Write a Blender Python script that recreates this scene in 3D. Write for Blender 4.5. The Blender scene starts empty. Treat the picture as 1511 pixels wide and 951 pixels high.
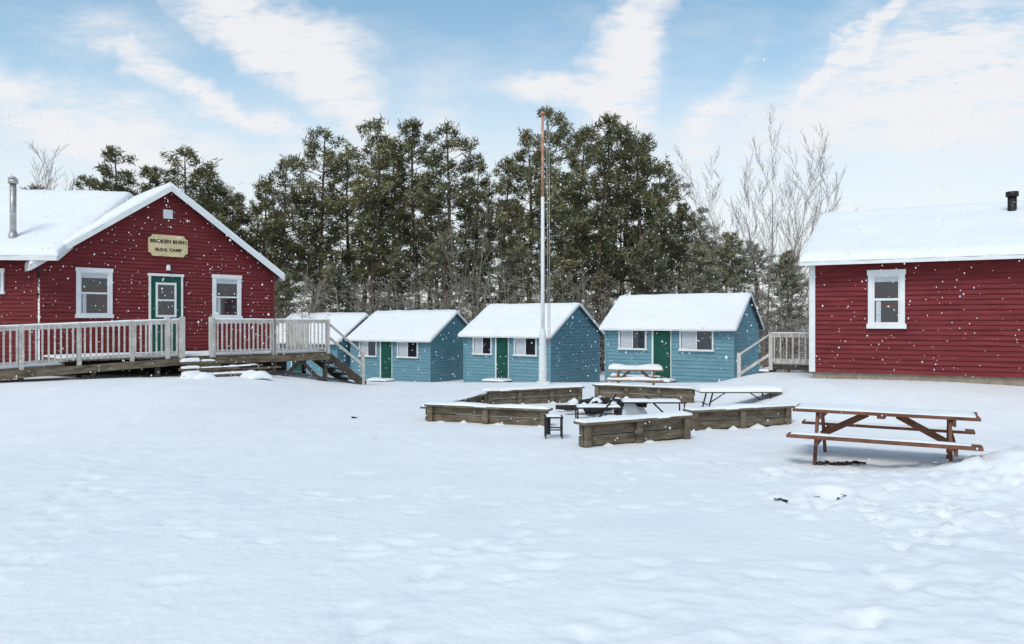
import bpy, math, random
import numpy as np
from mathutils import Matrix, Vector, noise
random.seed(7); np.random.seed(7)
EZ=2.0
sc=bpy.context.scene
R=math.radians

# ---------------------------------------------------------------- materials
def mat(name,col,rough=0.8,var=0.25,scale=3.0,bump=0.0,bscale=40.0,col2=None,metal=0.0,stretch=(1,1,1),spec=0.3,rnd=0.0,attr=None,detail=3):
    m=bpy.data.materials.new(name); m.use_nodes=True
    nt=m.node_tree; N=nt.nodes; Lk=nt.links
    b=N["Principled BSDF"]
    b.inputs["Roughness"].default_value=rough
    b.inputs["Metallic"].default_value=metal
    b.inputs["Specular IOR Level"].default_value=spec
    tc=N.new("ShaderNodeTexCoord"); mp=N.new("ShaderNodeMapping")
    mp.inputs["Scale"].default_value=stretch
    Lk.new(tc.outputs["Object"],mp.inputs["Vector"])
    n=N.new("ShaderNodeTexNoise"); n.inputs["Scale"].default_value=scale; n.inputs["Detail"].default_value=detail
    n.inputs["Roughness"].default_value=0.65
    Lk.new(mp.outputs["Vector"],n.inputs["Vector"])
    mr=N.new("ShaderNodeMapRange"); mr.inputs[1].default_value=0.3; mr.inputs[2].default_value=0.7
    Lk.new(n.outputs["Fac"],mr.inputs[0])
    mx=N.new("ShaderNodeMix"); mx.data_type='RGBA'
    c=tuple(col)
    if col2 is None:
        a=tuple(max(0,k*(1-var)) for k in c); d=tuple(min(1,k*(1+var)) for k in c)
    else: a=c; d=tuple(col2)
    mx.inputs[6].default_value=(*a,1); mx.inputs[7].default_value=(*d,1)
    Lk.new(mr.outputs[0],mx.inputs[0])
    out=mx.outputs[2]
    if attr:
        at=N.new("ShaderNodeAttribute"); at.attribute_name=attr
        m2=N.new("ShaderNodeMix"); m2.data_type='RGBA'; m2.blend_type='MULTIPLY'; m2.inputs[0].default_value=1
        Lk.new(out,m2.inputs[6]); Lk.new(at.outputs["Color"],m2.inputs[7]); out=m2.outputs[2]
    if rnd>0:
        oi=N.new("ShaderNodeObjectInfo")
        mr2=N.new("ShaderNodeMapRange"); mr2.inputs[3].default_value=1-rnd; mr2.inputs[4].default_value=1+rnd
        Lk.new(oi.outputs["Random"],mr2.inputs[0])
        m3=N.new("ShaderNodeVectorMath"); m3.operation='SCALE'
        Lk.new(out,m3.inputs[0]); Lk.new(mr2.outputs[0],m3.inputs["Scale"]); out=m3.outputs[0]
    Lk.new(out,b.inputs["Base Color"])
    if bump>0:
        n2=N.new("ShaderNodeTexNoise"); n2.inputs["Scale"].default_value=bscale; n2.inputs["Detail"].default_value=3
        Lk.new(mp.outputs["Vector"],n2.inputs["Vector"])
        bp=N.new("ShaderNodeBump"); bp.inputs["Strength"].default_value=bump; bp.inputs["Distance"].default_value=0.03
        Lk.new(n2.outputs["Fac"],bp.inputs["Height"]); Lk.new(bp.outputs["Normal"],b.inputs["Normal"])
    return m
M_SNOW=mat("snow",(0.84,0.84,0.845),0.75,0.03,1.2,0.4,14,spec=0.2)
M_SNOWG=mat("snow_ground",(0.80,0.80,0.81),0.75,0,1.2,0.40,12,col2=(0.87,0.865,0.865),spec=0.2,detail=6)
M_RED=mat("red_clapboard",(0.125,0.012,0.015),0.65,0.0,2.6,0.4,60,col2=(0.245,0.036,0.040),stretch=(0.5,0.5,6))
M_BLUE=mat("blue_clapboard",(0.12,0.25,0.305),0.7,0.0,2.0,0.3,60,col2=(0.18,0.345,0.40),stretch=(0.6,0.6,5))
M_WHITE=mat("white_trim",(0.76,0.76,0.75),0.6,0.08,3,0.1)
M_RAIL=mat("weathered_rail_paint",(0.42,0.37,0.32),0.8,0,5,0.3,50,col2=(0.68,0.64,0.60))
M_GREEN=mat("green_door_paint",(0.006,0.075,0.05),0.5,0.25,3,0.1)
M_WOOD=mat("weathered_timber",(0.08,0.06,0.038),0.9,0,3,0.6,30,col2=(0.25,0.20,0.14),stretch=(1,1,4))
M_DWOOD=mat("dark_deck_timber",(0.075,0.058,0.045),0.9,0.4,5,0.4,30)
M_TABLE=mat("brown_stained_wood",(0.12,0.045,0.026),0.7,0,5,0.4,30,col2=(0.24,0.105,0.065))
M_TABLE2=mat("tan_wood",(0.30,0.18,0.12),0.8,0.25,5,0.4,30)
M_METAL=mat("dark_metal",(0.035,0.033,0.033),0.5,0.4,10,metal=0.6)
M_GALV=mat("galvanized_pipe",(0.42,0.40,0.38),0.45,0.3,6,metal=0.7)
M_RUST=mat("rusty_pole",(0.36,0.11,0.05),0.8,0,3,0.2,30,col2=(0.62,0.38,0.28))
M_POLE=mat("white_pole_paint",(0.74,0.74,0.74),0.5,0.08,6)
M_CONC=mat("concrete_base",(0.30,0.24,0.19),0.9,0.25,4,0.4)
M_ROOF=mat("dark_shingle",(0.07,0.07,0.075),0.9,0.3,8)
M_SIGN=mat("sign_cream",(0.66,0.53,0.30),0.6,0.12,4)
M_INK=mat("sign_letters",(0.045,0.03,0.02),0.6,0.1,4)
M_CURT=mat("curtain",(0.50,0.52,0.55),0.9,0.2,9,stretch=(6,6,1))
M_GLASS=mat("window_glass",(0.018,0.022,0.03),0.04,0.3,2,spec=0.9)
M_BARK=mat("pine_bark",(0.13,0.095,0.072),0.95,0.4,4,rnd=0.2)
M_BBARK=mat("grey_bark",(0.33,0.29,0.265),0.95,0.25,4,rnd=0.1)
M_TWIG=mat("distant_twigs_hazed",(0.19,0.155,0.125),0.95,0,0.15,col2=(0.31,0.275,0.24),detail=2)  # grey-brown twigs, with distance haze painted in as a lighter, duller tone
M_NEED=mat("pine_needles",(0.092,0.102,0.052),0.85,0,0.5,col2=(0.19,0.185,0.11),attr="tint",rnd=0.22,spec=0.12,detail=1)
M_NEEDF=mat("pine_needles_far_hazed",(0.145,0.155,0.105),0.85,0,0.4,col2=(0.235,0.225,0.165),attr="tint",rnd=0.18,spec=0.1,detail=1)  # needle copy for far pines: haze put into the colour, lighter and greyer
M_LEAF=mat("dead_leaves",(0.05,0.035,0.025),0.9,0.5,10)
M_CHAR=mat("charred_wood",(0.03,0.026,0.024),0.9,0.4,10,0.5)

# ---------------------------------------------------------------- builders
def empty(name,loc,ang=0):
    e=bpy.data.objects.new(name,None); sc.collection.objects.link(e)
    e.matrix_world=Matrix.Translation(loc)@Matrix.Rotation(ang,4,'Z'); e.empty_display_size=0.3
    return e
def frame(loc,ang): return Matrix.Translation(loc)@Matrix.Rotation(ang,4,'Z')
class MB:
    def __init__(s,F=None): s.v=[];s.f=[];s.F=F or Matrix.Identity(4)
    def add(s,vs,fs):
        o=len(s.v); s.v+= [s.F@Vector(p) for p in vs]; s.f+=[tuple(i+o for i in f) for f in fs]
    def box(s,x0,x1,y0,y1,z0,z1):
        s.add([(x0,y0,z0),(x1,y0,z0),(x1,y1,z0),(x0,y1,z0),(x0,y0,z1),(x1,y0,z1),(x1,y1,z1),(x0,y1,z1)],
              [(0,3,2,1),(4,5,6,7),(0,1,5,4),(1,2,6,5),(2,3,7,6),(3,0,4,7)])
    def beam(s,p0,p1,w,h,up=(0,0,1)):
        p0=Vector(p0);p1=Vector(p1);d=(p1-p0).normalized();up=Vector(up)
        if abs(d.dot(up))>0.98: up=Vector((1,0,0))
        a=d.cross(up).normalized();b=a.cross(d)
        vs=[]
        for p in (p0,p1):
            for i,j in ((-1,-1),(1,-1),(1,1),(-1,1)): vs.append(p+a*(i*w/2)+b*(j*h/2))
        s.add(vs,[(3,2,1,0),(4,5,6,7),(0,1,5,4),(1,2,6,5),(2,3,7,6),(3,0,4,7)])
    def tube(s,p0,p1,r0,r1=None,n=12,cap=True):
        r1=r0 if r1 is None else r1
        p0=Vector(p0);p1=Vector(p1);d=(p1-p0).normalized();up=Vector((0,0,1)) if abs(d.z)<0.95 else Vector((1,0,0))
        a=d.cross(up).normalized();b=a.cross(d);vs=[]
        for p,r in((p0,r0),(p1,r1)):
            for i in range(n):
                t=2*math.pi*i/n; vs.append(p+a*(r*math.cos(t))+b*(r*math.sin(t)))
        fs=[(i,(i+1)%n,n+(i+1)%n,n+i) for i in range(n)]
        if cap: fs+=[tuple(range(n))[::-1],tuple(range(n,2*n))]
        s.add(vs,fs)
    def snow(s,x0,x1,y0,y1,zf,t,step=0.25,seed=0,amp=0.25,edge=(0.02,0.06,0.14)):
        def ax(a,b):
            L=b-a; e=[k for k in edge if k<L*0.42]
            n=max(1,int((L-2*(e[-1] if e else 0))/step))
            mid=list(np.linspace(a+(e[-1] if e else 0),b-(e[-1] if e else 0),n+1))
            c=[a]+[a+k for k in e[:-1]]+mid+[b-k for k in e[:-1]][::-1]+[b]
            if not e: c=[a,(a+b)/2,b]
            return c
        X=ax(x0,x1);Y=ax(y0,y1)
        def fac(d): return 0 if d<1e-6 else min(1,0.55+0.45*min(1,d/0.14)) if d>=0.01 else 0.5
        vs=[];
        for y in Y:
            for x in X:
                d=min(x-x0,x1-x,y-y0,y1-y); d=max(0,d)
                nz=noise.noise(Vector((x*1.3+seed,y*1.3,seed*2.1)))+0.5*noise.noise(Vector((x*4+seed,y*4,seed)))
                ox=oy=0
                if d<1e-6:
                    w=0.03*noise.noise(Vector((x*3+seed,y*3,5)))
                    ox=w if (x==x0 or x==x1) else 0; oy=w if (y==y0 or y==y1) else 0
                vs.append((x+ox,y+oy,zf(x,y)+t*fac(d)*(1+amp*nz) if d>1e-6 else zf(x,y)-0.01))
        nx=len(X);fs=[(j*nx+i,j*nx+i+1,(j+1)*nx+i+1,(j+1)*nx+i) for j in range(len(Y)-1) for i in range(nx-1)]
        s.add(vs,fs)
    def clap(s,p0,ux,length,z0,z1,topf=None,exp=0.13,out=0.030,nrm=None):
        ux=Vector((ux[0],ux[1],0)); n=Vector((nrm[0],nrm[1],0)); P=Vector((p0[0],p0[1],0))
        z=z0
        while z<z1-1e-4:
            zt=min(z+exp,z1)
            a0,b0=(0,length) if topf is None else topf(z)
            a1,b1=(0,length) if topf is None else topf(zt)
            if b0-a0<0.05: break
            if b1<a1: a1=b1=(a0+b0)/2
            j=random.uniform(-.005,.005)
            lo=P+n*(out+j)
            vs=[lo+ux*a0+Vector((0,0,z)),lo+ux*b0+Vector((0,0,z)),P+n*0.002+ux*b1+Vector((0,0,zt)),P+n*0.002+ux*a1+Vector((0,0,zt)),
                P+ux*a0+Vector((0,0,z)),P+ux*b0+Vector((0,0,z))]
            s.add(vs,[(0,1,2,3),(4,5,1,0)])
            z=zt
    def build(s,name,m,parent=None,smooth=False,bevel=0):
        inv=parent.matrix_world.inverted() if parent else Matrix.Identity(4)
        me=bpy.data.meshes.new(name); me.from_pydata([tuple(inv@p) for p in s.v],[],s.f); me.update()
        me.materials.append(m)
        if smooth: me.polygons.foreach_set("use_smooth",[True]*len(me.polygons))
        o=bpy.data.objects.new(name,me); sc.collection.objects.link(o)
        if parent: o.parent=parent
        if bevel:
            b=o.modifiers.new("bevel","BEVEL"); b.width=bevel; b.segments=1; b.limit_method='ANGLE'
        return o

# ---------------------------------------------------------------- ground
def ss(a,b,x):
    t=np.clip((x-a)/(b-a),0,1); return t*t*(3-2*t)
def gbase(x,y):
    x=np.asarray(x,float);y=np.asarray(y,float)
    z=np.interp(y,[-50,0,5,10,14,20,27,35,45,60,900],[-1.6,-1.62,-1.7,-1.9,-1.95,-2.03,-2.22,-2.85,-3.05,-3.1,-3.1])
    z=z+0.66*ss(4.6,7.2,x)*ss(11.5,16.5,y)*(1-ss(20,25.5,y))
    z=z+0.52*ss(4.5,8,-x)*ss(11,18,y)*(1-ss(25,31,y))
    z=z+0.36*np.exp(-((x-6.2)/1.1)**2-((y-8.7)/0.8)**2)
    z=z+0.09*np.exp(-((x-3.9)/0.9)**2-((y-8.0)/0.6)**2)
    return z+EZ
def gz(x,y): return float(gbase(x,y))
def axis(bp):
    out=[bp[0][0]]
    for (a,b,st0,st1) in bp:
        x=a
        while x<b-1e-6:
            t=(x-a)/(b-a); x+=st0+(st1-st0)*t
            out.append(min(x,b))
    return np.array(sorted(set(np.round(out,4))))
ys=axis([(-30,2,6,0.3),(2,3.4,0.3,0.05),(3.4,9,0.03,0.07),(9,16,0.07,0.2),(16,40,0.2,1.2),(40,900,1.5,60)])
xp=axis([(0,8,0.055,0.07),(8,20,0.12,0.6),(20,900,1,70)])
xs=np.array(sorted(set(list(-xp)+list(xp))))
X,Y=np.meshgrid(xs,ys)
Z=gbase(X,Y)
near=1-ss(25,60,Y)
NZ=np.zeros_like(Z)
rr=ss(2.0,4.5,X)*(1-ss(9.3,11.5,Y))
for j in range(X.shape[0]):
    if Y[j,0]>60: continue
    for i in range(X.shape[1]):
        x=X[j,i];y=Y[j,i]
        if abs(x)>40: continue
        p=Vector((x,y,0))
        a=noise.noise(p*4.2);b=noise.noise(p*9+Vector((3,0,0)));c=noise.noise(p*1.7+Vector((9,3,1)))
        k=max(0,min(1,.15+2.2*noise.noise(p*0.33+Vector((5,8,0)))))
        NZ[j,i]=0.018*noise.noise(p*0.5)+0.009*c+(0.002+0.013*k)*a+(0.0008+0.009*k)*b+rr[j,i]*(0.026*a+0.016*b+0.03*c)
Z=Z+NZ*near
def pit(cx,cy,r,d,rim=0.35,e=1.0,an=0):
    jj=np.where(abs(ys-cy)<r*4)[0];ii=np.where(abs(xs-cx)<r*4)[0]
    if len(jj)==0 or len(ii)==0: return
    sl=np.ix_(jj,ii); dx=X[sl]-cx;dy=Y[sl]-cy;ca,sa=math.cos(an),math.sin(an)
    q=((dx*ca+dy*sa)**2/(e*e)+(-dx*sa+dy*ca)**2)/r**2
    Z[sl]+= -d*np.exp(-q*q)+rim*d*np.exp(-((np.sqrt(q)-1.6)/0.4)**2)
def track(x0,y0,x1,y1,d=0.02,jit=0.08):
    L=math.hypot(x1-x0,y1-y0);n=int(L/0.36);an=math.atan2(y1-y0,x1-x0)
    for k in range(n):
        t=k/n;s=0.11*(1 if k%2 else -1)
        px=x0+(x1-x0)*t - s*(y1-y0)/L+random.uniform(-jit,jit); py=y0+(y1-y0)*t+s*(x1-x0)/L+random.uniform(-jit,jit)
        dd=d*random.uniform(0.5,1.3); pit(px,py,random.uniform(0.055,0.075),dd,.35,2.0,an+random.uniform(-.3,.3))
track(-3,4,-9,18,.022); track(1.5,3.6,6,9.3,0.04); track(-1,4,2.5,11,.025); track(4.5,5,7.5,12,0.05); track(3,7.2,7.5,6.4,0.05)
track(-6,8,3,7,0.02);track(2,5,-4,6.5,0.022);track(-4,13,0,11,.03);track(1,10.5,5,9,.035);track(.2,12.8,2.9,17,.03);track(3,12.5,2.5,14.5,.03)
for k in range(260):
    y=random.uniform(3.5,13); pit(random.uniform(-0.75*y,0.75*y),y,random.uniform(0.025,0.09),random.uniform(0.005,0.020),.35,random.uniform(1,2),random.uniform(0,3))
for k in range(200):
    x=random.uniform(2.6,7.8);y=random.uniform(6.0,9.6); pit(x,y,random.uniform(0.05,0.12),random.uniform(-0.04,0.055))
pit(3.25,7.55,0.16,0.13)
ny,nx=X.shape
co=np.stack([X,Y,Z],-1).reshape(-1,3)
fs=[(j*nx+i,j*nx+i+1,(j+1)*nx+i+1,(j+1)*nx+i) for j in range(ny-1) for i in range(nx-1)]
me=bpy.data.meshes.new("snowy_ground"); me.from_pydata(co.tolist(),[],fs); me.update()
me.polygons.foreach_set("use_smooth",[True]*len(me.polygons)); me.materials.append(M_SNOWG)
g=bpy.data.objects.new("snowy_ground",me); sc.collection.objects.link(g)

def leafpatch(name,cx,cy,rx,ry,n,size=0.03):
    m=MB()
    for k in range(n):
        a=random.uniform(0,6.28);r=random.random()**0.6
        x=cx+rx*r*math.cos(a);y=cy+ry*r*math.sin(a)
        jj=np.argmin(abs(ys-y));ii=np.argmin(abs(xs-x)); z=Z[jj,ii]+0.012
        s=size*random.uniform(0.5,1.3);t=random.uniform(0,3.1)
        vs=[(x+s*math.cos(t+q),y+s*math.sin(t+q)*0.8,z+random.uniform(-.008,.02)) for q in (0,1.2,2.6,4.2)]
        m.add(vs,[(0,1,2,3)])
    return m.build(name,M_LEAF)
leafpatch("dead_leaf_patch",4.35,9.75,0.32,0.12,150,0.035)
leafpatch("dead_leaf_patch",3.25,7.55,0.17,0.12,80,0.035)
leafpatch("dead_leaf_patch",2.72,7.45,0.06,0.04,14,0.03)
leafpatch("dead_leaf_patch",-3.25,15.2,0.07,0.07,20,0.035)
leafpatch("dead_leaf_patch",5.6,6.35,0.05,0.03,5,0.02)

# ---------------------------------------------------------------- windows
def window(F,x0,x1,z0,z1,parent,kind="hung",n="window",fw=0.09):
    w=MB(F)
    w.box(x0,x0+fw,-0.07,0.0,z0+fw,z1-fw); w.box(x1-fw,x1,-0.07,0.0,z0+fw,z1-fw)
    w.box(x0-0.02,x1+0.02,-0.078,0,z1-fw,z1+0.02); w.box(x0-0.03,x1+0.03,-0.10,0,z0-0.01,z0+fw)
    a0,a1,b0,b1=x0+fw,x1-fw,z0+fw,z1-fw
    s=0.035
    if kind=="hung":
        zm=(b0+b1)/2
        w.box(a0,a1,-0.055,-0.026,zm-0.025,zm+0.025)
        w.box(a0,a0+s,-0.05,-0.026,b0,zm-0.025);w.box(a1-s,a1,-0.05,-0.026,b0,zm-0.025)
        w.box(a0,a0+s,-0.046,-0.026,zm+0.025,b1);w.box(a1-s,a1,-0.046,-0.026,zm+0.025,b1)
        w.box(a0+s,a1-s,-0.05,-0.026,b0,b0+s); w.box(a0+s,a1-s,-0.046,-0.026,b1-s,b1)
    else:
        xm=(a0+a1)/2
        w.box(xm-0.02,xm+0.02,-0.052,-0.026,b0,b1)
        w.box(a0,xm-0.02,-0.046,-0.026,b0,b0+0.025);w.box(a0,xm-0.02,-0.046,-0.026,b1-0.025,b1)
    w.build(n+"_frame",M_WHITE,parent)
    gl=MB(F); gl.box(a0,a1,-0.030,-0.024,b0,b1); gl.build(n+"_glass",M_GLASS,parent)
    c=MB(F)
    if kind=="hung":
        h=(b1-b0)
        c.box(a0+s+0.03,a0+s+0.13,-0.034,-0.0305,b0+s,b1-h*0.5-0.03)
        c.box(a0+s,a1-s,-0.034,-0.0305,b1-h*0.14,b1-s)
    else:
        c.box(a0+0.02,(a0+a1)/2-0.03,-0.034,-0.0305,b0+0.03,b1-0.03)
    c.build(n+"_curtain",M_CURT,parent)

def roof_ridge_x(F,x0,x1,y0,y1,ze,zr,parent,snow_t=0.17,seed=1,step=0.3,fas=0.16):
    ym=(y0+y1)/2; th=0.05
    sl=(zr-ze)/(ym-y0)
    zf=lambda x,y: ze+sl*(y-y0) if y<=ym else zr-sl*(y-ym)
    r=MB(F)
    r.add([(x0,y0,ze),(x1,y0,ze),(x1,ym,zr),(x0,ym,zr),(x1,y1,ze),(x0,y1,ze),
           (x0,y0,ze-th),(x1,y0,ze-th),(x1,ym,zr-th),(x0,ym,zr-th),(x1,y1,ze-th),(x0,y1,ze-th)],
          [(0,1,2,3),(3,2,4,5),(6,9,8,7),(9,11,10,8),(0,6,7,1),(1,7,8,2),(2,8,10,4),(4,10,11,5),(3,9,6,0),(5,11,9,3)])
    r.build("roof_deck",M_ROOF,parent)
    t=MB(F)
    t.box(x0-0.004,x1+0.004,y0-0.03,y0-0.004,ze-fas,ze+0.01)
    t.box(x0-0.004,x1+0.004,y1+0.004,y1+0.03,ze-fas,ze+0.01)
    for xx in (x0-0.03,x1+0.006):
        for (ya,za,yb,zb) in ((y0,ze,ym,zr),(ym,zr,y1,ze)):
            t.add([(xx,ya,za-fas),(xx+.024,ya,za-fas),(xx+.024,yb,zb-fas),(xx,yb,zb-fas),(xx,ya,za+.012),(xx+.024,ya,za+.012),(xx+.024,yb,zb+.012),(xx,yb,zb+.012)],
              [(0,3,2,1),(4,5,6,7),(0,1,5,4),(1,2,6,5),(2,3,7,6),(3,0,4,7)])
    t.build("fascia",M_WHITE,parent)
    s=MB(F); s.snow(x0-0.03,x1+0.03,y0-0.04,y1+0.04,lambda x,y:zf(x,y)+0.012,snow_t,step,seed,0.25)
    s.build("roof_snow",M_SNOW,parent,True)
    return zf

# ---------------------------------------------------------------- blue cabins
def cabin(cx,cy,ang,W,D,zb,ze,zr,seed,door=True):
    e=empty("blue_cabin",(cx,cy,EZ),ang); F=e.matrix_world.copy()
    ov=0.22; rise=(zr-ze)/(D/2+ov); zew=ze+rise*ov-0.05
    w=MB(F)
    w.clap((-W,0),(1,0),W,zb-0.5,zew,nrm=(0,-1),exp=0.14,out=0.022)
    def top(z):
        if z<=zew: return (0,D)
        k=(z-zew)/rise; return (k,D-k)
    w.clap((0,0),(0,1),D,zb-0.5,zew+rise*D/2,topf=top,nrm=(1,0),exp=0.14,out=0.022)
    w.clap((-W,0),(0,1),D,zb-0.5,zew+rise*D/2,topf=top,nrm=(-1,0),exp=0.14,out=0.022)
    w.clap((-W,D),(1,0),W,zb-0.5,zew,nrm=(0,1),exp=0.14,out=0.022)
    w.build("walls",M_BLUE,e)
    roof_ridge_x(F,-W-0.15,0.15,-ov,D+ov,ze,zr,e,0.12,seed,fas=0.07)
    t=MB(F)
    t.box(-0.06,0.035,-0.035,-0.0,zb-0.3,zew);t.box(-W-0.03,-W+0.05,-0.035,0,zb-0.3,zew)
    t.build("corner_boards",M_BLUE,e)
    window(F,-W*0.885,-W*0.655,zew-0.92,zew-0.12,e,"slide","window_a",0.06)
    window(F,-W*0.395,-W*0.14,zew-0.92,zew-0.12,e,"slide","window_b",0.06)
    d=MB(F); d.box(-W*0.60,-W*0.465,-0.045,0,zb+0.06,zew-0.06)
    d.box(-W*0.585,-W*0.48,-0.055,-0.045,zb+0.25,zb+0.95); d.box(-W*0.585,-W*0.48,-0.055,-0.045,zb+1.1,zew-0.2)
    d.build("door",M_GREEN,e)
    t=MB(F); t.box(-W*0.60-0.07,-W*0.60,-0.05,0,zb+0.0,zew-0.04); t.box(-W*0.465,-W*0.465+0.03,-0.05,0,zb,zew-0.04)
    t.box(-W*0.49,-W*0.482,-0.10,-0.055,zb+1.0,zb+1.04)
    t.build("door_trim",M_WHITE,e)
    s=MB(F); s.snow(-W*0.66,-W*0.42,-0.75,-0.02,lambda x,y:zb+0.0,0.08,0.2,seed,.6); s.build("doorstep_snow",M_SNOW,e,True)
    return e
cabin(8.09,27.0,R(-32),5.1,3.75,-2.22,-0.26,1.10,3)
cabin(1.586,30.6,R(-35),4.55,4.3,-2.50,-0.60,0.80,9)
cabin(-3.84,34.7,R(-30),4.9,4.0,-2.80,-0.88,0.48,17)
cabin(-8.75,37.0,R(-30),5.2,4.0,-3.0,-1.05,0.38,27)

# ---------------------------------------------------------------- left red building
A1=math.atan2(.686,.728)
L=(-13.43,21.0,EZ)
lb=empty("red_lodge_building",L,A1); F=lb.matrix_world.copy()
W=6.98; AX=3.49; sl=0.707; zap=4.27
zE=zap-0.10-sl*AX
def topg(z):
    if z<=zE: return (0,W)
    k=(z-zE)/sl; return (k,W-k)
w=MB(F)
w.clap((0,0),(1,0),W,-2.0,zE+sl*AX,topf=topg,nrm=(0,-1),exp=0.115)
w.clap((W,0),(0,1),9,-2.4,zE,nrm=(1,0),exp=0.115)
WF=frame((-20.0,20.35,EZ),R(6.6))
w.F=WF
w.clap((0,0),(1,0),6.5,-2.0,1.9,nrm=(0,-1),exp=0.115)
w.build("walls",M_RED,lb)
ov=0.27; y0=-0.3;y1=9.2
zl=zap-sl*(AX+ov)
GF=F@Matrix.Translation((AX,0,0))@Matrix.Rotation(R(-90),4,'Z')
roof_ridge_x(GF,-y1,-y0,-(AX+ov),(AX+ov),zl,zap,lb,0.13,31,0.3,fas=0.17)
roof_ridge_x(WF,-4,7.25,-0.5,9.9,1.87,1.87+0.52*5.2-0.14,lb,0.18,41,0.35,fas=0.15)
t=MB(F)
t.box(W-0.02,W+0.036,-0.04,0.06,-1.2,zE)
t.F=WF; t.box(6.4,6.5,-0.04,0.0,-1.2,1.8)
t.build("corner_boards",M_RED,lb)
window(F,0.91,1.87,0.13,1.58,lb,"hung","window_a",0.10)
window(F,4.87,5.83,0.10,1.55,lb,"hung","window_b",0.10)
window(WF,4.6,5.62,0.80,1.50,lb,"slide","window_c",0.08)
d=MB(F); d.box(2.99,3.83,-0.05,0,-0.97,1.42); d.build("door",M_GREEN,lb)
t=MB(F)
t.box(2.90,2.955,-0.085,0,-0.97,1.44);t.box(3.865,3.92,-0.085,0,-0.97,1.44);t.box(2.87,3.95,-0.092,0,1.44,1.52)
for (a,b,c,dd) in((3.10,3.16,.15,1.24),(3.66,3.72,.15,1.24),(3.16,3.66,.15,.22),(3.16,3.66,1.17,1.24),(3.16,3.66,0.66,0.71)): t.box(a,b,-0.075,-0.05,c,dd)
t.build("door_trim",M_WHITE,lb)
t=MB(F);t.box(2.957,2.988,-0.06,0,-0.97,1.44);t.box(3.832,3.863,-0.06,0,-0.97,1.44);t.build("door_jamb",M_GREEN,lb)
t=MB(F);t.box(3.16,3.66,-0.060,-0.05,0.22,1.17);t.build("door_glass",M_GLASS,lb)
t=MB(F);t.box(3.75,3.79,-0.11,-0.05,0.0,0.04);t.build("door_knob",M_GALV,lb)
t=MB(F);t.box(3.33,3.61,-0.06,0.0,3.27,3.55)
for k in range(4): t.box(3.35,3.59,-0.075,-0.06,3.30+k*0.06,3.33+k*0.06)
t.build("gable_vent",M_WHITE,lb)
t=MB(F);t.box(3.42,3.52,-0.12,0,1.72,1.76);t.tube((3.47,-0.09,1.63),(3.47,-0.09,1.80),0.07,0.05);t.build("porch_light",M_WHITE,lb)
t=MB(F)
pts=[];x0,x1,z0,z1=2.88,4.06,2.07,2.74
for (cx,cz,a) in((x1-.12,z1-.12,0),(x0+.12,z1-.12,90),(x0+.12,z0+.12,180),(x1-.12,z0+.12,270)):
    for q in(90,45,0): pts.append((cx+(.12 if q!=45 else .06)*math.cos(R(a+90-q)),cz+(.12 if q!=45 else .06)*math.sin(R(a+90-q))))
n=len(pts);t.add([(p[0],-0.09,p[1]) for p in pts]+[(p[0],-0.03,p[1]) for p in pts],[tuple(range(n))]+[(i,i+n,(i+1)%n+n,(i+1)%n) for i in range(n)])
t.build("sign_board",M_SIGN,lb)
def text(s,x,z,size,parent,name):
    c=bpy.data.curves.new(name,'FONT');c.body=s;c.size=size;c.extrude=0.006;c.offset=0.003;c.align_x='CENTER';c.align_y='CENTER';c.space_character=1.1
    o=bpy.data.objects.new(name,c);sc.collection.objects.link(o);o.parent=parent
    o.location=(x,-0.1,z);o.rotation_euler=(R(90),0,0);c.materials.append(M_INK)
text("BROKEN BURN",3.47,2.53,0.150,lb,"sign_text_a"); text("BLDG. CAMP",3.47,2.27,0.13,lb,"sign_text_b")
t=MB();px,py=-14.42,21.35;t.tube((px,py,EZ+2.2),(px,py,EZ+4.0),0.085,n=16);t.tube((px,py,EZ+4.0),(px,py,EZ+4.10),0.13,0.13,n=16);t.tube((px,py,EZ+4.13),(px,py,EZ+4.2),0.13,0.05,n=16)
t.tube((px,py,EZ+2.3),(px,py,EZ+2.62),0.17,0.09,n=16)
t.build("stove_pipe",M_GALV,lb,True)

# ---------------------------------------------------------------- deck
dk=empty("wooden_deck",F@Vector((0,-2.9,0)),A1)
DZ=-0.97
fl=MB(F)
for k in range(58):
    x=-0.0+k*0.13
    if x+0.12>7.5: break
    fl.box(x,x+0.12,-2.95,-0.03,DZ-0.04,DZ)
def rz(x): return DZ-0.045*(2.6-x) if x<2.6 else DZ
ramp=MB(F)
ramp.add([(-6,-2.95,rz(-6)),(0,-2.95,rz(0)+0.002),(0,-1.6,rz(0)+0.002),(-6,-1.6,rz(-6)),(-6,-2.95,rz(-6)-.05),(0,-2.95,rz(0)-.05),(0,-1.6,rz(0)-.05),(-6,-1.6,rz(-6)-.05)],[(0,1,2,3),(7,6,5,4),(0,4,5,1),(1,5,6,2),(2,6,7,3),(3,7,4,0)])
ramp.build("ramp_floor",M_WOOD,dk); fl.build("deck_boards",M_WOOD,dk)
jo=MB(F)
jo.beam((-6,-2.98,rz(-6)-.15),(2.6,-2.98,DZ-.15),0.045,0.2)
jo.beam((2.6,-2.98,DZ-.15),(7.5,-2.98,DZ-.15),0.045,0.2); jo.beam((7.52,-2.9,DZ-.15),(7.52,0,DZ-.15),0.045,0.2)
jo.build("rim_joist",M_WOOD,dk)
ps=MB(F)
for x in (-5.5,-4,-2.5,-1,0.6,2.2,4.0,5.6,7.35):
    ps.box(x,x+0.11,-2.93,-2.82,-2.6,rz(x)-.06); ps.box(x,x+0.11,-1.5,-1.39,-2.6,rz(x)-.06)
ps.beam((5.6,-2.9,-2.0),(6.6,-2.9,DZ-.2),0.05,0.1);ps.beam((7.35,-2.9,-2.0),(6.5,-2.9,DZ-.2),0.05,0.1)
ps.box(0,7.4,-0.2,-0.1,-2.4,DZ-.06)
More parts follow.
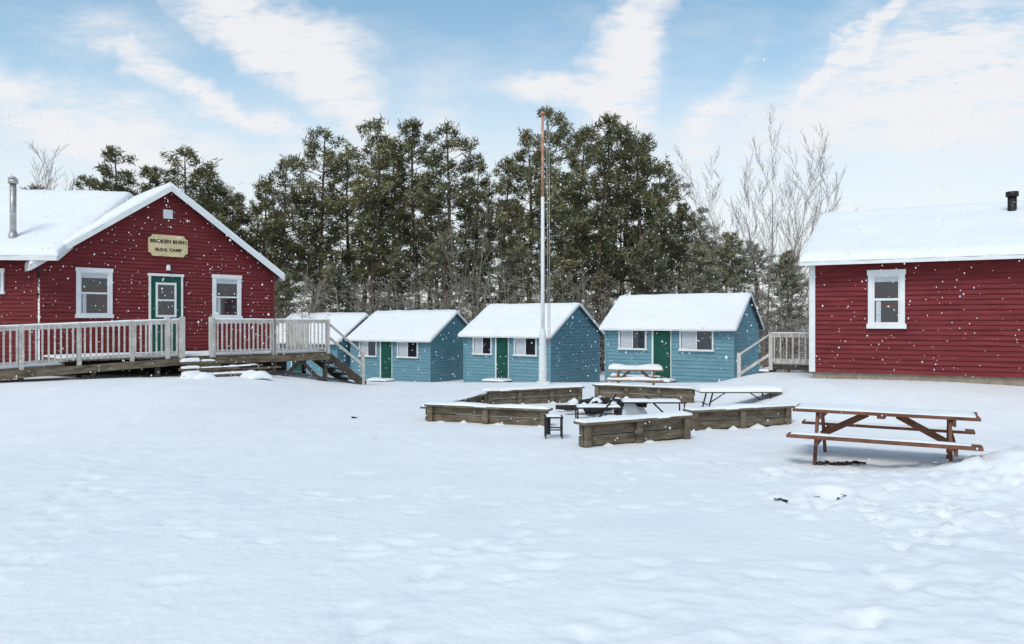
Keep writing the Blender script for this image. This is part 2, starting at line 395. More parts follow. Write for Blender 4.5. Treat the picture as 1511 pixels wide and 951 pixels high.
ps.build("deck_posts",M_DWOOD,dk)
rl=MB(F); sn=MB(F)
def railing(xa,xb,y,zfl,h=1.03,m=rl,snowm=sn,bal=0.135):
    n=max(1,round((xb-xa)/1.25))
    for k in range(n+1):
        x=xa+(xb-xa)*k/n; m.box(x-0.05,x+0.05,y-0.05,y+0.05,zfl(x)-0.15,zfl(x)+h+0.03)
    m.beam((xa,y,zfl(xa)+h),(xb,y,zfl(xb)+h),0.12,0.04)
    m.beam((xa,y-0.03,zfl(xa)+h-.06),(xb,y-0.03,zfl(xb)+h-.06),0.035,0.08)
    m.beam((xa,y,zfl(xa)+0.12),(xb,y,zfl(xb)+0.12),0.04,0.09)
    k=xa+0.1
    while k<xb-0.05:
        m.box(k-0.019,k+0.019,y-0.068,y-0.03,zfl(k)+0.09,zfl(k)+h-0.03); k+=bal
    snowm.snow(xa,xb,y-0.055,y+0.055,lambda x,yy:zfl(x)+h+0.018,0.035,0.15,3.3,0.5,(0.015,0.03))
railing(-6,2.85,-2.92,rz); railing(3.78,5.62,-2.92,lambda x:DZ); railing(5.66,7.48,-2.92,lambda x:DZ)
for x in(2.5,2.9,3.72): rl.box(x-0.06,x+0.06,-2.99,-2.87,DZ-.2,DZ+1.12)
for y in (-1.5,-0.1): rl.box(7.43,7.53,y-.05,y+.05,DZ-.1,DZ+1.05)
rl.box(7.42,7.54,-2.9,-0.1,DZ+.99,DZ+1.03)
y=-1.4
while y<-0.1: rl.box(7.46,7.50,y-.02,y+.02,DZ+.1,DZ+.99); y+=.135
st=MB(F)
for k in range(5):
    x=7.55+k*0.26; z=DZ-0.19*(k+1); st.box(x,x+0.29,-2.85,-1.7,z-0.04,z); sn.snow(x,x+0.27,-2.85,-1.7,lambda a,b,z=z:z,0.06,0.2,k)
for y in(-2.87,-1.68): st.beam((7.5,y,DZ-.12),(8.9,y,DZ-1.16),0.05,0.24)
st2=MB(F)
for k in range(3):
    y=-3.0-k*0.34; z=DZ-0.17*(k+1)+0.03; xa,xb=2.75-k*0.1,3.95+k*.28
    st2.box(xa,xb,y-0.34,y,z-0.06,z)
    x=xa+.03
    while x<xb-.2:
        l=random.uniform(.25,.6); l=min(l,xb-x)
        sn.snow(x,x+l,y-0.34+random.uniform(0.0,.08),y-random.uniform(0,.05),lambda a,b,z=z:z,random.uniform(.04,.10),0.09,x*3+k,0.9); x+=l+random.uniform(.0,.12)
    st2.box(xa+.1,xb-.1,y-0.32,y-0.02,z-0.3,z-0.07)
for k in range(7):
    a=random.uniform(-.35,.35);cx=4.6+random.uniform(-.5,.5);cy=-3.35+random.uniform(-.25,.1);z=-1.50+k*.035
    st2.beam((cx-.6,cy-a*.5,z),(cx+.6,cy+a*.5,z+random.uniform(-.03,.05)),.14,.04)
for k in range(6):
    cx=3.5+random.uniform(-1.1,1.5);cy=-4.1+random.uniform(-.25,.3);s=random.uniform(.18,.35)
    sn.snow(cx-s,cx+s,cy-s*.7,cy+s*.7,lambda a,b,cx=cx,cy=cy,s=s:-1.58+.16*max(0,1-((a-cx)/s)**2)*max(0,1-((b-cy)/(s*.7))**2),.06,.08,k,.8)
sn.snow(4.1,4.9,-3.5,-3.2,lambda a,b:-1.27,.05,.1,6,1.0)
st.build("side_stairs",M_DWOOD,dk); st2.build("front_steps",M_WOOD,dk)
for y in(-2.87,): rl.beam((7.5,y,DZ+.95),(8.85,y,DZ-.1),0.09,0.05); rl.box(8.78,8.87,y-.05,y+.05,DZ-1.4,DZ-.05); rl.beam((7.5,y,DZ+.5),(8.85,y,DZ-.5),0.04,0.08)
rl.build("railing",M_RAIL,dk)
sn.snow(0.05,7.4,-2.85,-0.1,lambda x,y:DZ+0.005,0.04,0.25,7,0.5)
sn.snow(-5.9,0,-2.8,-1.65,lambda x,y:rz(x)+0.005,0.04,0.25,8,0.5)
sn.build("deck_snow",M_SNOW,dk,True)

# ---------------------------------------------------------------- right red building
A2=R(-28)
rb=empty("red_cottage_building",(7.13,17.6,EZ),A2); F2=rb.matrix_world.copy()
H=4.75; ovr=0.35; ze=1.42; zr=3.10; rs=(zr-ze)/(H+ovr); zew=ze+rs*ovr-0.05
w=MB(F2)
w.clap((0,0),(1,0),11,-1.18,zew,nrm=(0,-1),exp=0.112)
def top2(z):
    if z<=zew: return (0,2*H)
    k=(z-zew)/rs; return (k,2*H-k)
w.clap((0,0),(0,1),2*H,-1.18,zew+rs*H,topf=top2,nrm=(-1,0),exp=0.112)
w.build("walls",M_RED,rb)
roof_ridge_x(F2,-0.2,11.3,-ovr,2*H+ovr,ze,zr,rb,0.15,55,0.3,fas=0.10)
t=MB(F2); t.box(-0.03,0.09,-0.045,0.0,-1.18,zew);t.box(-0.05,-0.0,-0.0,0.1,-1.18,zew); window(F2,1.22,1.97,-0.14,1.17,rb,"hung","window_a",0.10); t.build("corner_boards",M_WHITE,rb)
t=MB(F2); t.box(0.03,11,0.02,2*H,-2.6,-1.17); t.build("foundation",M_CONC,rb)
t=MB(F2); t.tube((4.35,3.4,2.4),(4.35,3.4,3.15),0.10,n=16); t.tube((4.35,3.4,3.15),(4.35,3.4,3.27),0.14,n=16);t.build("roof_vent_pipe",M_METAL,rb,True)
ld=empty("side_porch_steps",F2@Vector((-0.7,3.2,-1.2)),A2)
m=MB(F2);LZ=-1.17
m.box(-1.35,-0.05,2.5,4.5,LZ-.14,LZ)
for k in range(3): m.box(-1.35-(k+1)*.28,-1.35-k*.28+.02,2.5,3.8,LZ-.2*(k+1)-.05,LZ-.2*(k+1))
for x in(-1.3,-0.2): m.box(x,x+.1,2.5,2.6,-2.4,LZ)
m.build("landing",M_DWOOD,ld)
m=MB(F2);s2=MB(F2)
railing(-1.3,-0.12,2.5,lambda x:LZ,0.85,m,s2,.16)
m.beam((-1.3,2.5,LZ+.85),(-2.15,2.5,LZ+.25),.09,.05);m.box(-2.2,-2.1,2.45,2.55,-2.3,LZ+.3);m.beam((-1.3,2.5,LZ+.3),(-2.15,2.5,LZ-.3),.04,.08)
m.build("railing",M_RAIL,ld)
s2.snow(-1.3,-0.07,2.6,4.45,lambda x,y:LZ,0.07,0.2,5)
for k in range(3): s2.snow(-1.35-(k+1)*.28,-1.35-k*.28,2.5,3.8,lambda x,y,k=k:LZ-.2*(k+1),0.08,0.2,k)
s2.build("snow_cover",M_SNOW,ld,True)

# ---------------------------------------------------------------- flagpole
fx,fy=1.08,26.0; fg=gz(fx,fy)
fp=empty("flagpole",(fx,fy,fg))
t=MB();t.tube((fx,fy,fg+0.2),(fx,fy,EZ+4.4),0.07,0.06,16);t.build("lower_pole",M_POLE,fp,True)
t=MB();t.tube((fx,fy,EZ+4.4),(fx,fy,EZ+7.3),0.055,0.042,16);t.tube((fx,fy,EZ+7.3),(fx,fy,EZ+7.38),0.08,0.08,12);t.build("upper_pole",M_RUST,fp,True)
t=MB();t.tube((fx,fy,fg-0.1),(fx,fy,fg+1.75),0.145,0.125,16);t.tube((fx,fy,fg+1.75),(fx,fy,fg+1.95),0.125,0.075,16)
t.box(fx-0.22,fx+0.22,fy-0.22,fy+0.22,fg-0.3,fg+0.10);t.build("pole_base",M_POLE,fp)
t=MB();t.tube((fx+.2,fy,fg+1.4),(fx+.14,fy,EZ+7.1),0.014,n=6);t.tube((fx+.26,fy,fg+1.4),(fx+.22,fy,EZ+7.1),0.014,n=6);t.tube((fx,fy,EZ+7.15),(fx+.24,fy,EZ+7.1),0.02,n=8)
t.tube((fx,fy,EZ+4.2),(fx+.2,fy,EZ+4.2),0.02,n=8);t.build("halyard_rope",M_GALV,fp)

# ---------------------------------------------------------------- picnic tables
def picnic(loc,ang,Lt,wood,snow_t,seed,snow_bench=True):
    e=empty("picnic_table",loc,ang);F=e.matrix_world.copy()
    m=MB(F);h=Lt/2
    for k in range(5):
        y=-0.37+k*0.15; m.box(-h+random.uniform(-.008,.008),h+random.uniform(-.008,.008),y,y+0.14,0.70,0.738)
    for sgn in(-1,1):
        for k in range(2):
            y=sgn*0.74+(k-1)*0.145; m.box(-h,h,y,y+0.135,0.41,0.448)
    m.build("boards",wood,e,bevel=0.004)
    m=MB(F)
    for sx in(-1,1):
        x=sx*(h-0.32)
        for sy in(-1,1): m.beam((x,sy*0.26,0.70),(x+sx*0.0,sy*0.66,-0.05),0.085,0.04,(1,0,0)); 
        m.beam((x+0.045,-0.86,0.365),(x+0.045,0.86,0.365),0.04,0.09)
        m.beam((x+0.045,-0.36,0.655),(x+0.045,0.36,0.655),0.04,0.085)
        m.beam((x-sx*0.02,0,0.36),(sx*0.18,0,0.68),0.085,0.04,(0,1,0))
    m.box(-0.05,0.05,-0.36,0.36,0.66,0.70)
    m.build("legs_and_braces",wood,e,bevel=0.004)
    s=MB(F); s.snow(-h+0.02,h-0.03,-0.32,0.35,lambda x,y:0.738,snow_t,0.10,seed,0.6)
    if snow_bench:
        for y in(-0.82,0.60): s.snow(-h+0.03,h-0.1,y+.02,y+0.20,lambda x,yy:0.448,snow_t*0.7,0.10,seed+y,0.9)
    s.build("snow_cover",M_SNOW,e,True)
    return e
p0=Vector((4.05,10.5));p1=Vector((5.95,9.45))
pc=(p0+p1)/2
picnic((pc.x,pc.y,EZ-1.93),math.atan2(p1.y-p0.y,p1.x-p0.x),2.2,M_TABLE,0.026,3)
picnic((3.95,23.6,gz(3.9,24)-0.1),R(-12),1.75,M_TABLE2,0.13,5)

# ---------------------------------------------------------------- fire-pit timber walls
fpit=empty("timber_fire_pit_wall",(1.8,15.2,gz(1.8,15.2)))
tm=MB();sm=MB()
def twall(ax,ay,bx,by,h=0.36,caps=True,seed=0):
    L_=math.hypot(bx-ax,by-ay);an=math.atan2(by-ay,bx-ax)
    za=min(gz(ax,ay),gz(bx,by))
    Fr=frame((ax,ay,za),an);tm.F=Fr;sm.F=Fr
    z=-0.15;k=0
    while z<h-0.02:
        hh=(h-0.0+0.15)/3; tm.box(0+random.uniform(-.03,.03),L_+random.uniform(-.03,.03),0.0+random.uniform(-.015,.015),0.11,z+0.006,z+hh-0.010); z+=hh
    n=max(2,round(L_/1.0))
    for k in range(n+1):
        x=L_*k/n; x=min(max(x,0.06),L_-0.06); tm.box(x-0.055,x+0.055,-0.075,-0.018,-0.15,h+0.0)
    tm.box(-0.05,L_+0.05,-0.10,0.20,h,h+0.04)
    sm.snow(-0.04,L_+0.04,-0.09,0.19,lambda x,y:h+0.04,0.05,0.10,seed,0.9)
    k=0.1
    while k<L_-.3:
        l=random.uniform(.3,.7); dpt=random.uniform(.15,.3)
        sm.snow(k,min(k+l,L_),-.08-dpt,-.02,lambda x,y,k=k,l=l,dpt=dpt:-.10+.13*max(0,1-abs(x-k-l/2)/(l/2))*max(0,1+(y+.05)/dpt),.05,.08,seed+k,.5);k+=l*random.uniform(.8,1.6)
twall(1.08,11.25,2.91,12.2,seed=1)
twall(-1.65,14.6,0.66,13.75,0.30,seed=2)
twall(3.2,13.2,5.22,13.9,0.33,seed=3)
twall(-0.62,17.5,1.75,18.7,0.34,seed=4)
twall(2.2,19.5,4.5,18.3,0.34,seed=5)
twall(-1.62,14.62,-0.66,17.45,0.28,seed=6)
tm.build("timbers",M_WOOD,fpit,bevel=0.008); sm.build("snow_cover",M_SNOW,fpit,True)
g0=gz(2,15)
rk=empty("fire_pit_grill_rack",(2.4,15.0,g0))
m=MB()
for (xa,xb,yy,zz) in((1.25,2.2,14.6,.26),(2.2,3.6,15.2,.30)):
    for dy in(0,0.45):
        m.tube((xa,yy+dy,g0+zz),(xb,yy+dy,g0+zz),0.016,n=8)
        for x in(xa+.05,xb-.05): m.tube((x,yy+dy,g0-.1),(x,yy+dy,g0+zz),0.016,n=8)
    k=xa
    while k<xb: m.tube((k,yy,g0+zz),(k,yy+.45,g0+zz),0.008,n=6);k+=.09
m.tube((1.6,14.3,g0),(2.1,14.9,g0+.5),0.02,n=8);m.tube((3.2,15.0,g0),(2.8,15.5,g0+.42),0.018,n=8)
m.build("iron_rack",M_METAL,rk)
m=MB();m.snow(1.3,2.15,14.62,15.0,lambda x,y:g0+.27,0.05,0.1,2,.6);m.snow(2.3,3.5,15.22,15.6,lambda x,y:g0+.31,0.05,0.1,2,.6);m.build("rack_snow",M_SNOW,rk,True)
lg=empty("charred_log_pile",(2.1,16.2,g0));m=MB()
for k in range(14):
    a=random.uniform(0,3.14);cx=1.9+random.uniform(-.6,.7);cy=16.0+random.uniform(-.5,.4);z=g0+random.uniform(.05,.26)
    m.tube((cx-.35*math.cos(a),cy-.35*math.sin(a),z),(cx+.35*math.cos(a),cy+.35*math.sin(a),z+random.uniform(-.1,.14)),0.06,0.05,10)
m.build("logs",M_CHAR,lg,True)
m=MB()
for k in range(13):
    cx=1.9+random.uniform(-.8,.8);cy=16.1+random.uniform(-.5,.5);s=random.uniform(.12,.26);z=g0+random.uniform(0.05,.22)
    m.snow(cx-s,cx+s,cy-s*.8,cy+s*.8,lambda x,y,cx=cx,cy=cy,s=s,z=z:z+.2*max(0,1-((x-cx)/s)**2)*max(0,1-((y-cy)/(s*.8))**2)-.08,0.06,0.07,k,0.5)
m.build("log_snow",M_SNOW,lg,True)
sd=empty("small_metal_stand",(0.66,12.35,g0));m=MB();x0,y0_,s=0.56,12.25,0.27
zs=gz(.66,12.35)
for a,b in((0,0),(1,0),(1,1),(0,1)): m.beam((x0+a*s,y0_+b*s,zs-.05),(x0+a*s,y0_+b*s,zs+.34),0.025,0.025)
m.box(x0-.02,x0+s+.02,y0_-.02,y0_+s+.02,zs+.33,zs+.355)
for k in range(2): m.beam((x0,y0_+k*s,zs+.14),(x0+s,y0_+k*s,zs+.14),0.02,0.02)
m.tube((x0+.05,y0_+.1,zs+.05),(x0+.05,y0_+.1,zs+.33),0.035,n=8)
m.build("stand_frame",M_METAL,sd);m=MB();m.snow(x0,x0+s,y0_,y0_+s,lambda x,y:zs+.355,.03,.08,4,.4,(0.02,0.05));m.build("stand_snow",M_SNOW,sd,True)
fz=gz(5.0,16.6)
ft=empty("snowy_metal_bench",(5.0,16.6,EZ-2.0));zt=EZ-2.0+.46
m=MB();m.box(4.2,6.0,16.4,17.0,zt-.04,zt)
m.build("bench_top",M_WOOD,ft);m=MB()
for x in(4.35,5.85):
    for y in(16.45,16.95): m.tube((x+(.12 if x<5 else -.12),y,zt-.04),(x,y,fz-.1),0.018,n=8)
    m.tube((x,16.45,zt-.3),(x,16.95,zt-.3),0.015,n=8)
    m.tube((x+(.1 if x<5 else -.1),16.7,zt-.3),(x+(.5 if x<5 else -.5),16.7,zt-.04),0.013,n=8)
m.build("bench_legs",M_METAL,ft);m=MB();m.snow(4.18,6.02,16.38,17.02,lambda x,y:zt,.11,.12,4,.3);m.build("bench_snow",M_SNOW,ft,True)

# ---------------------------------------------------------------- pine trees
def pine_mesh(name,seed,H=16.0,Rm=2.7,base=0.3,dens=1.0):
    rs=np.random.RandomState(seed)
    V=[];Fc=[];MI=[];T=[]
    def tube(p0,p1,r0,r1,n=5):
        p0=np.array(p0);p1=np.array(p1);d=p1-p0;d=d/np.linalg.norm(d)
        up=np.array([0,0,1.]) if abs(d[2])<.9 else np.array([1.,0,0]);a=np.cross(d,up);a/=np.linalg.norm(a);b=np.cross(a,d)
        o=len(V)
        for p,r in((p0,r0),(p1,r1)):
            for i in range(n):
                t=2*math.pi*i/n;V.append(p+a*r*math.cos(t)+b*r*math.sin(t));T.append(1)
        for i in range(n): Fc.append((o+i,o+(i+1)%n,o+n+(i+1)%n,o+n+i));MI.append(0)
    lean=rs.uniform(-.03,.03,2); 
    def tp(z): return np.array([lean[0]*z+0.15*math.sin(z*.4+seed),lean[1]*z+.15*math.cos(z*.35+seed),z])
    zs_=np.linspace(-0.5,H-0.3,12)
    for i in range(11): tube(tp(zs_[i]),tp(zs_[i+1]),0.21*(1-max(0,zs_[i])/H)+.03,0.21*(1-max(0,zs_[i+1])/H)+.025,8)
    z=H*0.16
    while z<H*0.985:
        f=(z/H-base)/(1-base)
        if f<0:
            if rs.rand()<0.8:
                a=rs.uniform(0,6.28);l=rs.uniform(.5,1.8);p=tp(z);q=p+np.array([math.cos(a)*l,math.sin(a)*l,rs.uniform(-.3,.3)])
                tube(p,q,.025,.008,3)
            z+=0.22;continue
        prof=(0.55+0.45*math.sin(min(1,f*1.9)*math.pi/2)) if f<0.5 else max(0.18,(1-((f-0.5)/0.52)**1.9))
        nb=rs.randint(2,6)
        a0=rs.uniform(0,6.28)
        for k in range(nb):
            if rs.rand()<0.22: continue
            a=a0+k*6.28/nb+rs.uniform(-.5,.5); l=Rm*prof*rs.uniform(0.4,1.2)
            up=rs.uniform(0.12,0.55)+0.6*f
            d=np.array([math.cos(a),math.sin(a),up]);p=tp(z)
            q=p+d*l*np.array([1,1,.55]);tube(p,q,.045*(1-f)+.015,.01,3)
            nt=int((4+l*5.5)*dens)
            for t in range(nt):
                s=rs.uniform(0.45,1.05)
                side=np.array([-math.sin(a),math.cos(a),0])*rs.uniform(-1,1)*0.30*l*min(1,(1.25-s))*1.3
                c=p+(q-p)*s+side+np.array([0,0,rs.uniform(-.12,.32)])
                if t%3==0: tube(p+(q-p)*max(.2,s-.25),c,.012,.006,3)
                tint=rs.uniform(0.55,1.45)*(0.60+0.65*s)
                wm=rs.uniform(0.92,1.22)
                sz=rs.uniform(.75,1.2)
                for b in range(rs.randint(9,13)):
                    v=rs.normal(size=3);v[2]=v[2]*.7+.55;v/=np.linalg.norm(v)
                    ln=sz*rs.uniform(.18,.36);w=rs.normal(size=3);w=np.cross(v,w);w/=np.linalg.norm(w)+1e-6;w*=0.032
                    cc=c+rs.normal(size=3)*.10
                    o=len(V);V.append(cc-w);V.append(cc+w);V.append(cc+v*ln+w*.4);V.append(cc+v*ln-w*.4)
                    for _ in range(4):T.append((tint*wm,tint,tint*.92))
                    Fc.append((o,o+1,o+2,o+3));MI.append(1)
        z+=rs.uniform(.30,.62)
    me=bpy.data.meshes.new(name);me.from_pydata([tuple(v) for v in V],[],Fc);me.update()
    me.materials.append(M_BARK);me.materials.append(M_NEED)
    me.polygons.foreach_set("material_index",MI)
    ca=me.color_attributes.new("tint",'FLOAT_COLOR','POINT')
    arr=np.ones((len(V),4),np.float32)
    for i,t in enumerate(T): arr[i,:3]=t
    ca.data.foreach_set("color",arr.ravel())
    return me
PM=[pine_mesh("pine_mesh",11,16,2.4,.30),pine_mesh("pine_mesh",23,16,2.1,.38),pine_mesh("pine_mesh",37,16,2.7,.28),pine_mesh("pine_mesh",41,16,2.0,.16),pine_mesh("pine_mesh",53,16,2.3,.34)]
def pine(px,topy,d,wid=1.0,v=None,far=False):
    x=(px-755.5)*d/1090;g_=gz(x,d);h=(EZ+(476-topy)*d/1090)-g_
    o=bpy.data.objects.new("pine_tree",PM[v if v is not None else random.choice((0,1,2,4))]);sc.collection.objects.link(o)
    s=h/16;o.location=(x,d,g_);o.scale=(s*wid,s*wid,s);o.rotation_euler=(0,0,random.uniform(0,6.28))
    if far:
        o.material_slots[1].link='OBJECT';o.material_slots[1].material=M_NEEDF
for (px,ty,d,w_) in [(385,268,50,1),(425,238,48,1),(475,188,50,1.05),(508,226,54,1),(550,176,48,1.05),(585,212,56,1),(615,172,50,1),(658,184,47,1.05),(702,240,55,1),(738,232,50,.9),
    (785,195,52,1),(812,162,47,1.0),(848,186,53,1),(882,170,47,1.05),(918,186,52,1),(950,198,48,1.05),(975,245,54,1),(1000,300,50,.9)]: pine(px,ty,d,w_)
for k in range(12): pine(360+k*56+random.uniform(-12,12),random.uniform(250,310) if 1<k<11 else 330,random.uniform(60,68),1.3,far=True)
for (px,ty,d,w_) in[(130,262,44,1.2),(175,220,40,1.2),(208,245,43,1.1),(268,220,42,1.1),(292,250,46,1.1),(325,275,50,1.2),(352,285,52,1.2),(45,275,46,1.3)]: pine(px,ty,d,w_)
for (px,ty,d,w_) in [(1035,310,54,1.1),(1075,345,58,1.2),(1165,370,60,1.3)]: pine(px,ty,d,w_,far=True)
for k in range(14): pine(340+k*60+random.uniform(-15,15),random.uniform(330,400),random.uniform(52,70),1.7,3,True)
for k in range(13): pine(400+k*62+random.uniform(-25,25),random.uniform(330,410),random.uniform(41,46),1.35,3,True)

# ---------------------------------------------------------------- bare trees
def bare(name,seed,base,H,stems,spread,levels,mat_,r0=0.16,rmin=.008):
    rs=random.Random(seed);m=MB()
    def grow(p,d,l,r,lv):
        segs=4 if lv>0 else 2;q=p
        for s in range(segs):
            d2=(d+Vector((rs.uniform(-.10,.10),rs.uniform(-.10,.10),rs.uniform(.0,.05)))).normalized()
            n=q+d2*(l/segs);ra=r*(1-.75*s/segs);rb_=r*(1-.75*(s+1)/segs)
            m.tube(q,n,max(ra,rmin),max(rb_,rmin*.7),5 if r>.03 else 3,False)
            if lv>0 and (s>0 or lv<levels):
                for _ in range(2):
                    ax=Vector((rs.uniform(-1,1),rs.uniform(-1,1),rs.uniform(-.2,.5))).normalized()
                    nd=(d2+ax*rs.uniform(.35,.7)).normalized();nd.z=abs(nd.z)*.9+.12
                    grow(n,nd.normalized(),l*rs.uniform(.30,.48)*(1-.08*s),max(rmin,rb_*.5),lv-1)
            q=n;d=d2
    for k in range(stems):
        a=k*6.28/stems+rs.uniform(-.4,.4)
        d=Vector((math.cos(a)*spread*rs.uniform(.2,1.1),math.sin(a)*spread*rs.uniform(.4,1.1),1)).normalized()
        grow(Vector(base)+Vector((math.cos(a)*.15,math.sin(a)*.15,0)),d,H*(1.0-.22*abs(math.cos(a)))*rs.uniform(.85,.98),r0*rs.uniform(.6,1),levels)
    e=empty(name,base)
    m.build("trunk_and_branches",mat_,e)
d=46;bx=(1135-755.5)*d/1090
bare("bare_tree",21,(bx,d,gz(bx,d)-.2),14.0,10,.46,3,M_BBARK,.10,.008)
d=44;bx=(85-755.5)*d/1090
bare("bare_tree",8,(bx,d,gz(bx,d)-.2),11.5,5,.25,3,M_BBARK,.09,.009)
bx=(700-755.5)*50/1090
bare("bare_tree",12,(bx,43,gz(bx,43)-.2),9.5,4,.25,2,M_TWIG,.08)

m=MB();rs=random.Random(4)
def rib(p,q,w):
    m.tube(p,q,w,w*.5,3,False)
for k in range(1150):
    y=rs.uniform(41,80) if k%3 else rs.uniform(39,46); x=rs.uniform(-0.62*y,0.62*y)
    g_=gz(x,y);h=rs.uniform(2.0,6.2)
    top=Vector((x+rs.uniform(-.9,.9),y+rs.uniform(-.5,.5),g_+h));b=Vector((x,y,g_-.1))
    rib(b,top,rs.uniform(.014,.036))
    for j in range(11):
        t=rs.uniform(.10,.98);p=b+(top-b)*t;l=rs.uniform(.5,1.7)*(1.2-t*.6);a=rs.uniform(0,6.28)
        q=p+Vector((math.cos(a)*l,math.sin(a)*l*.6,l*rs.uniform(.0,.9)));rib(p,q,.017)
        for i in range(4):
            pp=p+(q-p)*rs.uniform(.2,1);rib(pp,pp+Vector((rs.uniform(-.5,.5),rs.uniform(-.3,.3),rs.uniform(-.2,.4))),.012)
m.build("distant_thicket",M_TWIG)

# ---------------------------------------------------------------- falling snow
m=MB();rs=random.Random(2)
for k in range(7500):
    y=4.5+22*rs.random()**.7; x=rs.uniform(-.8*y-1,.8*y+1); z=rs.uniform(.6,EZ+.26*y+.5)
    r=(rs.uniform(.003,.010) if k%9 else rs.uniform(.009,.014))*(0.7+.035*y)
    m.add([(x+r,y,z),(x-r,y,z),(x,y+r,z),(x,y-r,z),(x,y,z+r*1.3),(x,y,z-r*1.3)],[(0,2,4),(2,1,4),(1,3,4),(3,0,4),(2,0,5),(1,2,5),(3,1,5),(0,3,5)])
m.build("falling_snow",M_SNOW,None,True)

# ---------------------------------------------------------------- world
wd=bpy.data.worlds.new("World");sc.world=wd;wd.use_nodes=True
nt=wd.node_tree;N=nt.nodes;Lk=nt.links
bg=N["Background"]
sky=N.new("ShaderNodeTexSky");sky.sky_type='NISHITA';sky.sun_disc=False;sky.sun_elevation=R(52);sky.sun_rotation=R(205);sky.air_density=1.0;sky.dust_density=0.6;sky.ozone_density=1.5
def mth(op,a,b=None,c=None,clamp=False):
    n=N.new("ShaderNodeMath");n.operation=op;n.use_clamp=clamp
    for i,v in enumerate((a,b,c)):
        if v is None: continue
        if isinstance(v,(int,float)): n.inputs[i].default_value=v
        else: Lk.new(v,n.inputs[i])
    return n.outputs[0]
tc=N.new("ShaderNodeTexCoord");sp=N.new("ShaderNodeSeparateXYZ");Lk.new(tc.outputs["Generated"],sp.inputs[0])
yy=mth('MAXIMUM',mth('ABSOLUTE',sp.outputs[1]),0.08)
u0=mth('DIVIDE',sp.outputs[0],yy);v0=mth('DIVIDE',sp.outputs[2],yy)
cb=N.new("ShaderNodeCombineXYZ");Lk.new(u0,cb.inputs[0]);Lk.new(v0,cb.inputs[1])
def nse(scale,det,off,rough=.55,stretch=(1,1,1),rot=0):
    mp=N.new("ShaderNodeMapping");mp.inputs["Location"].default_value=(off,off*.7,0);mp.inputs["Scale"].default_value=stretch;mp.inputs["Rotation"].default_value=(0,0,rot)
    Lk.new(cb.outputs[0],mp.inputs[0]);n=N.new("ShaderNodeTexNoise");n.inputs["Scale"].default_value=scale;n.inputs["Detail"].default_value=det;n.inputs["Roughness"].default_value=rough
    Lk.new(mp.outputs[0],n.inputs["Vector"]);return n.outputs["Fac"]
n1=nse(7,4,1.3,.6);n2=nse(7,4,7.7,.6)
u=mth('ADD',u0,mth('MULTIPLY',mth('SUBTRACT',n1,.5),.16));v=mth('ADD',v0,mth('MULTIPLY',mth('SUBTRACT',n2,.5),.12))
def blob(px,py,ang,lx,ly,amp):
    cu=(px-755.5)/1090;cv=(476-py)/1090;c=math.cos(R(ang));s=math.sin(R(ang))
    du=mth('SUBTRACT',u,cu);dv=mth('SUBTRACT',v,cv)
    a=mth('ADD',mth('MULTIPLY',du,c/lx),mth('MULTIPLY',dv,s/lx));b=mth('ADD',mth('MULTIPLY',du,-s/ly),mth('MULTIPLY',dv,c/ly))
    r=mth('SQRT',mth('ADD',mth('MULTIPLY',a,a),mth('MULTIPLY',b,b)))
    return mth('MULTIPLY',mth('SUBTRACT',1.0,r,clamp=True),amp)
tot=None
for bl in [(420,85,-38,.27,.055,1.5),(450,40,-20,.14,.05,.9),(310,150,-26,.20,.028,1.2),(60,150,-12,.30,.06,.85),(930,70,82,.22,.065,1.35),(860,150,-15,.13,.028,1.2),
           (1250,160,15,.34,.09,.75),(1450,110,10,.28,.19,.85),(1290,45,42,.16,.02,1.2),(190,215,-8,.24,.04,.9),(660,190,-60,.1,.035,.6),(1060,170,60,.14,.03,.5),(130,40,-20,.15,.05,.35)]:
    o=blob(*bl);tot=o if tot is None else mth('ADD',tot,o)
wisp=nse(12,7,3.1,.7,(1,3.8,1),R(-30))
cl=mth('MULTIPLY',tot,mth('MULTIPLY_ADD',wisp,3.6,-.85))
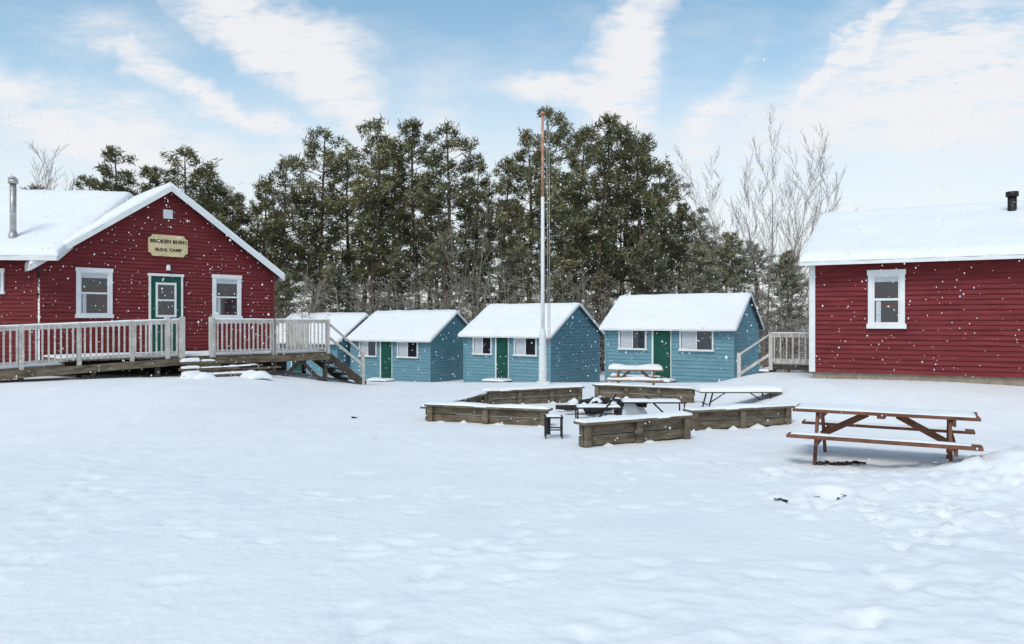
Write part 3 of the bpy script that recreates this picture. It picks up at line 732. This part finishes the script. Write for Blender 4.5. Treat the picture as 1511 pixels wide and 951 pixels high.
gen=mth('MULTIPLY',mth('SUBTRACT',nse(2.6,6,11,.65,(1,3.0,1),R(-15)),.45,clamp=True),1.6)
cl=mth('ADD',cl,gen)
mr=N.new("ShaderNodeMapRange");mr.interpolation_type='SMOOTHSTEP';mr.inputs[1].default_value=-.22;mr.inputs[2].default_value=1.05;mr.inputs[4].default_value=.94;Lk.new(cl,mr.inputs[0])
hz=N.new("ShaderNodeMapRange");hz.interpolation_type='SMOOTHSTEP';hz.inputs[1].default_value=.44;hz.inputs[2].default_value=.10;hz.inputs[3].default_value=0;hz.inputs[4].default_value=.85;Lk.new(v0,hz.inputs[0])
fac=mth('SUBTRACT',1.0,mth('MULTIPLY',mth('SUBTRACT',1.0,mr.outputs[0]),mth('SUBTRACT',1.0,hz.outputs[0])),clamp=True)
mx=N.new("ShaderNodeMix");mx.data_type='RGBA';Lk.new(fac,mx.inputs[0])
tn=N.new("ShaderNodeMix");tn.data_type='RGBA';tn.blend_type='MULTIPLY';tn.inputs[0].default_value=1;Lk.new(sky.outputs[0],tn.inputs[6]);tn.inputs[7].default_value=(1.6,1.95,1.75,1)
Lk.new(tn.outputs[2],mx.inputs[6]);mx.inputs[7].default_value=(8.5,8.5,8.7,1)
Lk.new(mx.outputs[2],bg.inputs[0]);bg.inputs[1].default_value=0.105

sd_=bpy.data.lights.new("sun","SUN");sd_.energy=1.7;sd_.angle=R(22);sd_.color=(1,.93,.84)
so=bpy.data.objects.new("sun",sd_);sc.collection.objects.link(so)
az=R(205);el=R(52);dirv=Vector((math.sin(az)*math.cos(el),math.cos(az)*math.cos(el),math.sin(el)))
so.rotation_euler=dirv.to_track_quat('Z','Y').to_euler()

cam=bpy.data.cameras.new("camera");co_=bpy.data.objects.new("camera",cam);sc.collection.objects.link(co_)
co_.location=(0,0,EZ);co_.rotation_euler=(R(90),0,0);cam.sensor_width=36;cam.lens=1090/1511*36;cam.clip_end=2000;cam.clip_start=.05
sc.camera=co_
sc.view_settings.view_transform='Standard';sc.view_settings.look='None';sc.view_settings.exposure=0
print("tris pine",[len(p.polygons) for p in PM],"ground",len(co))
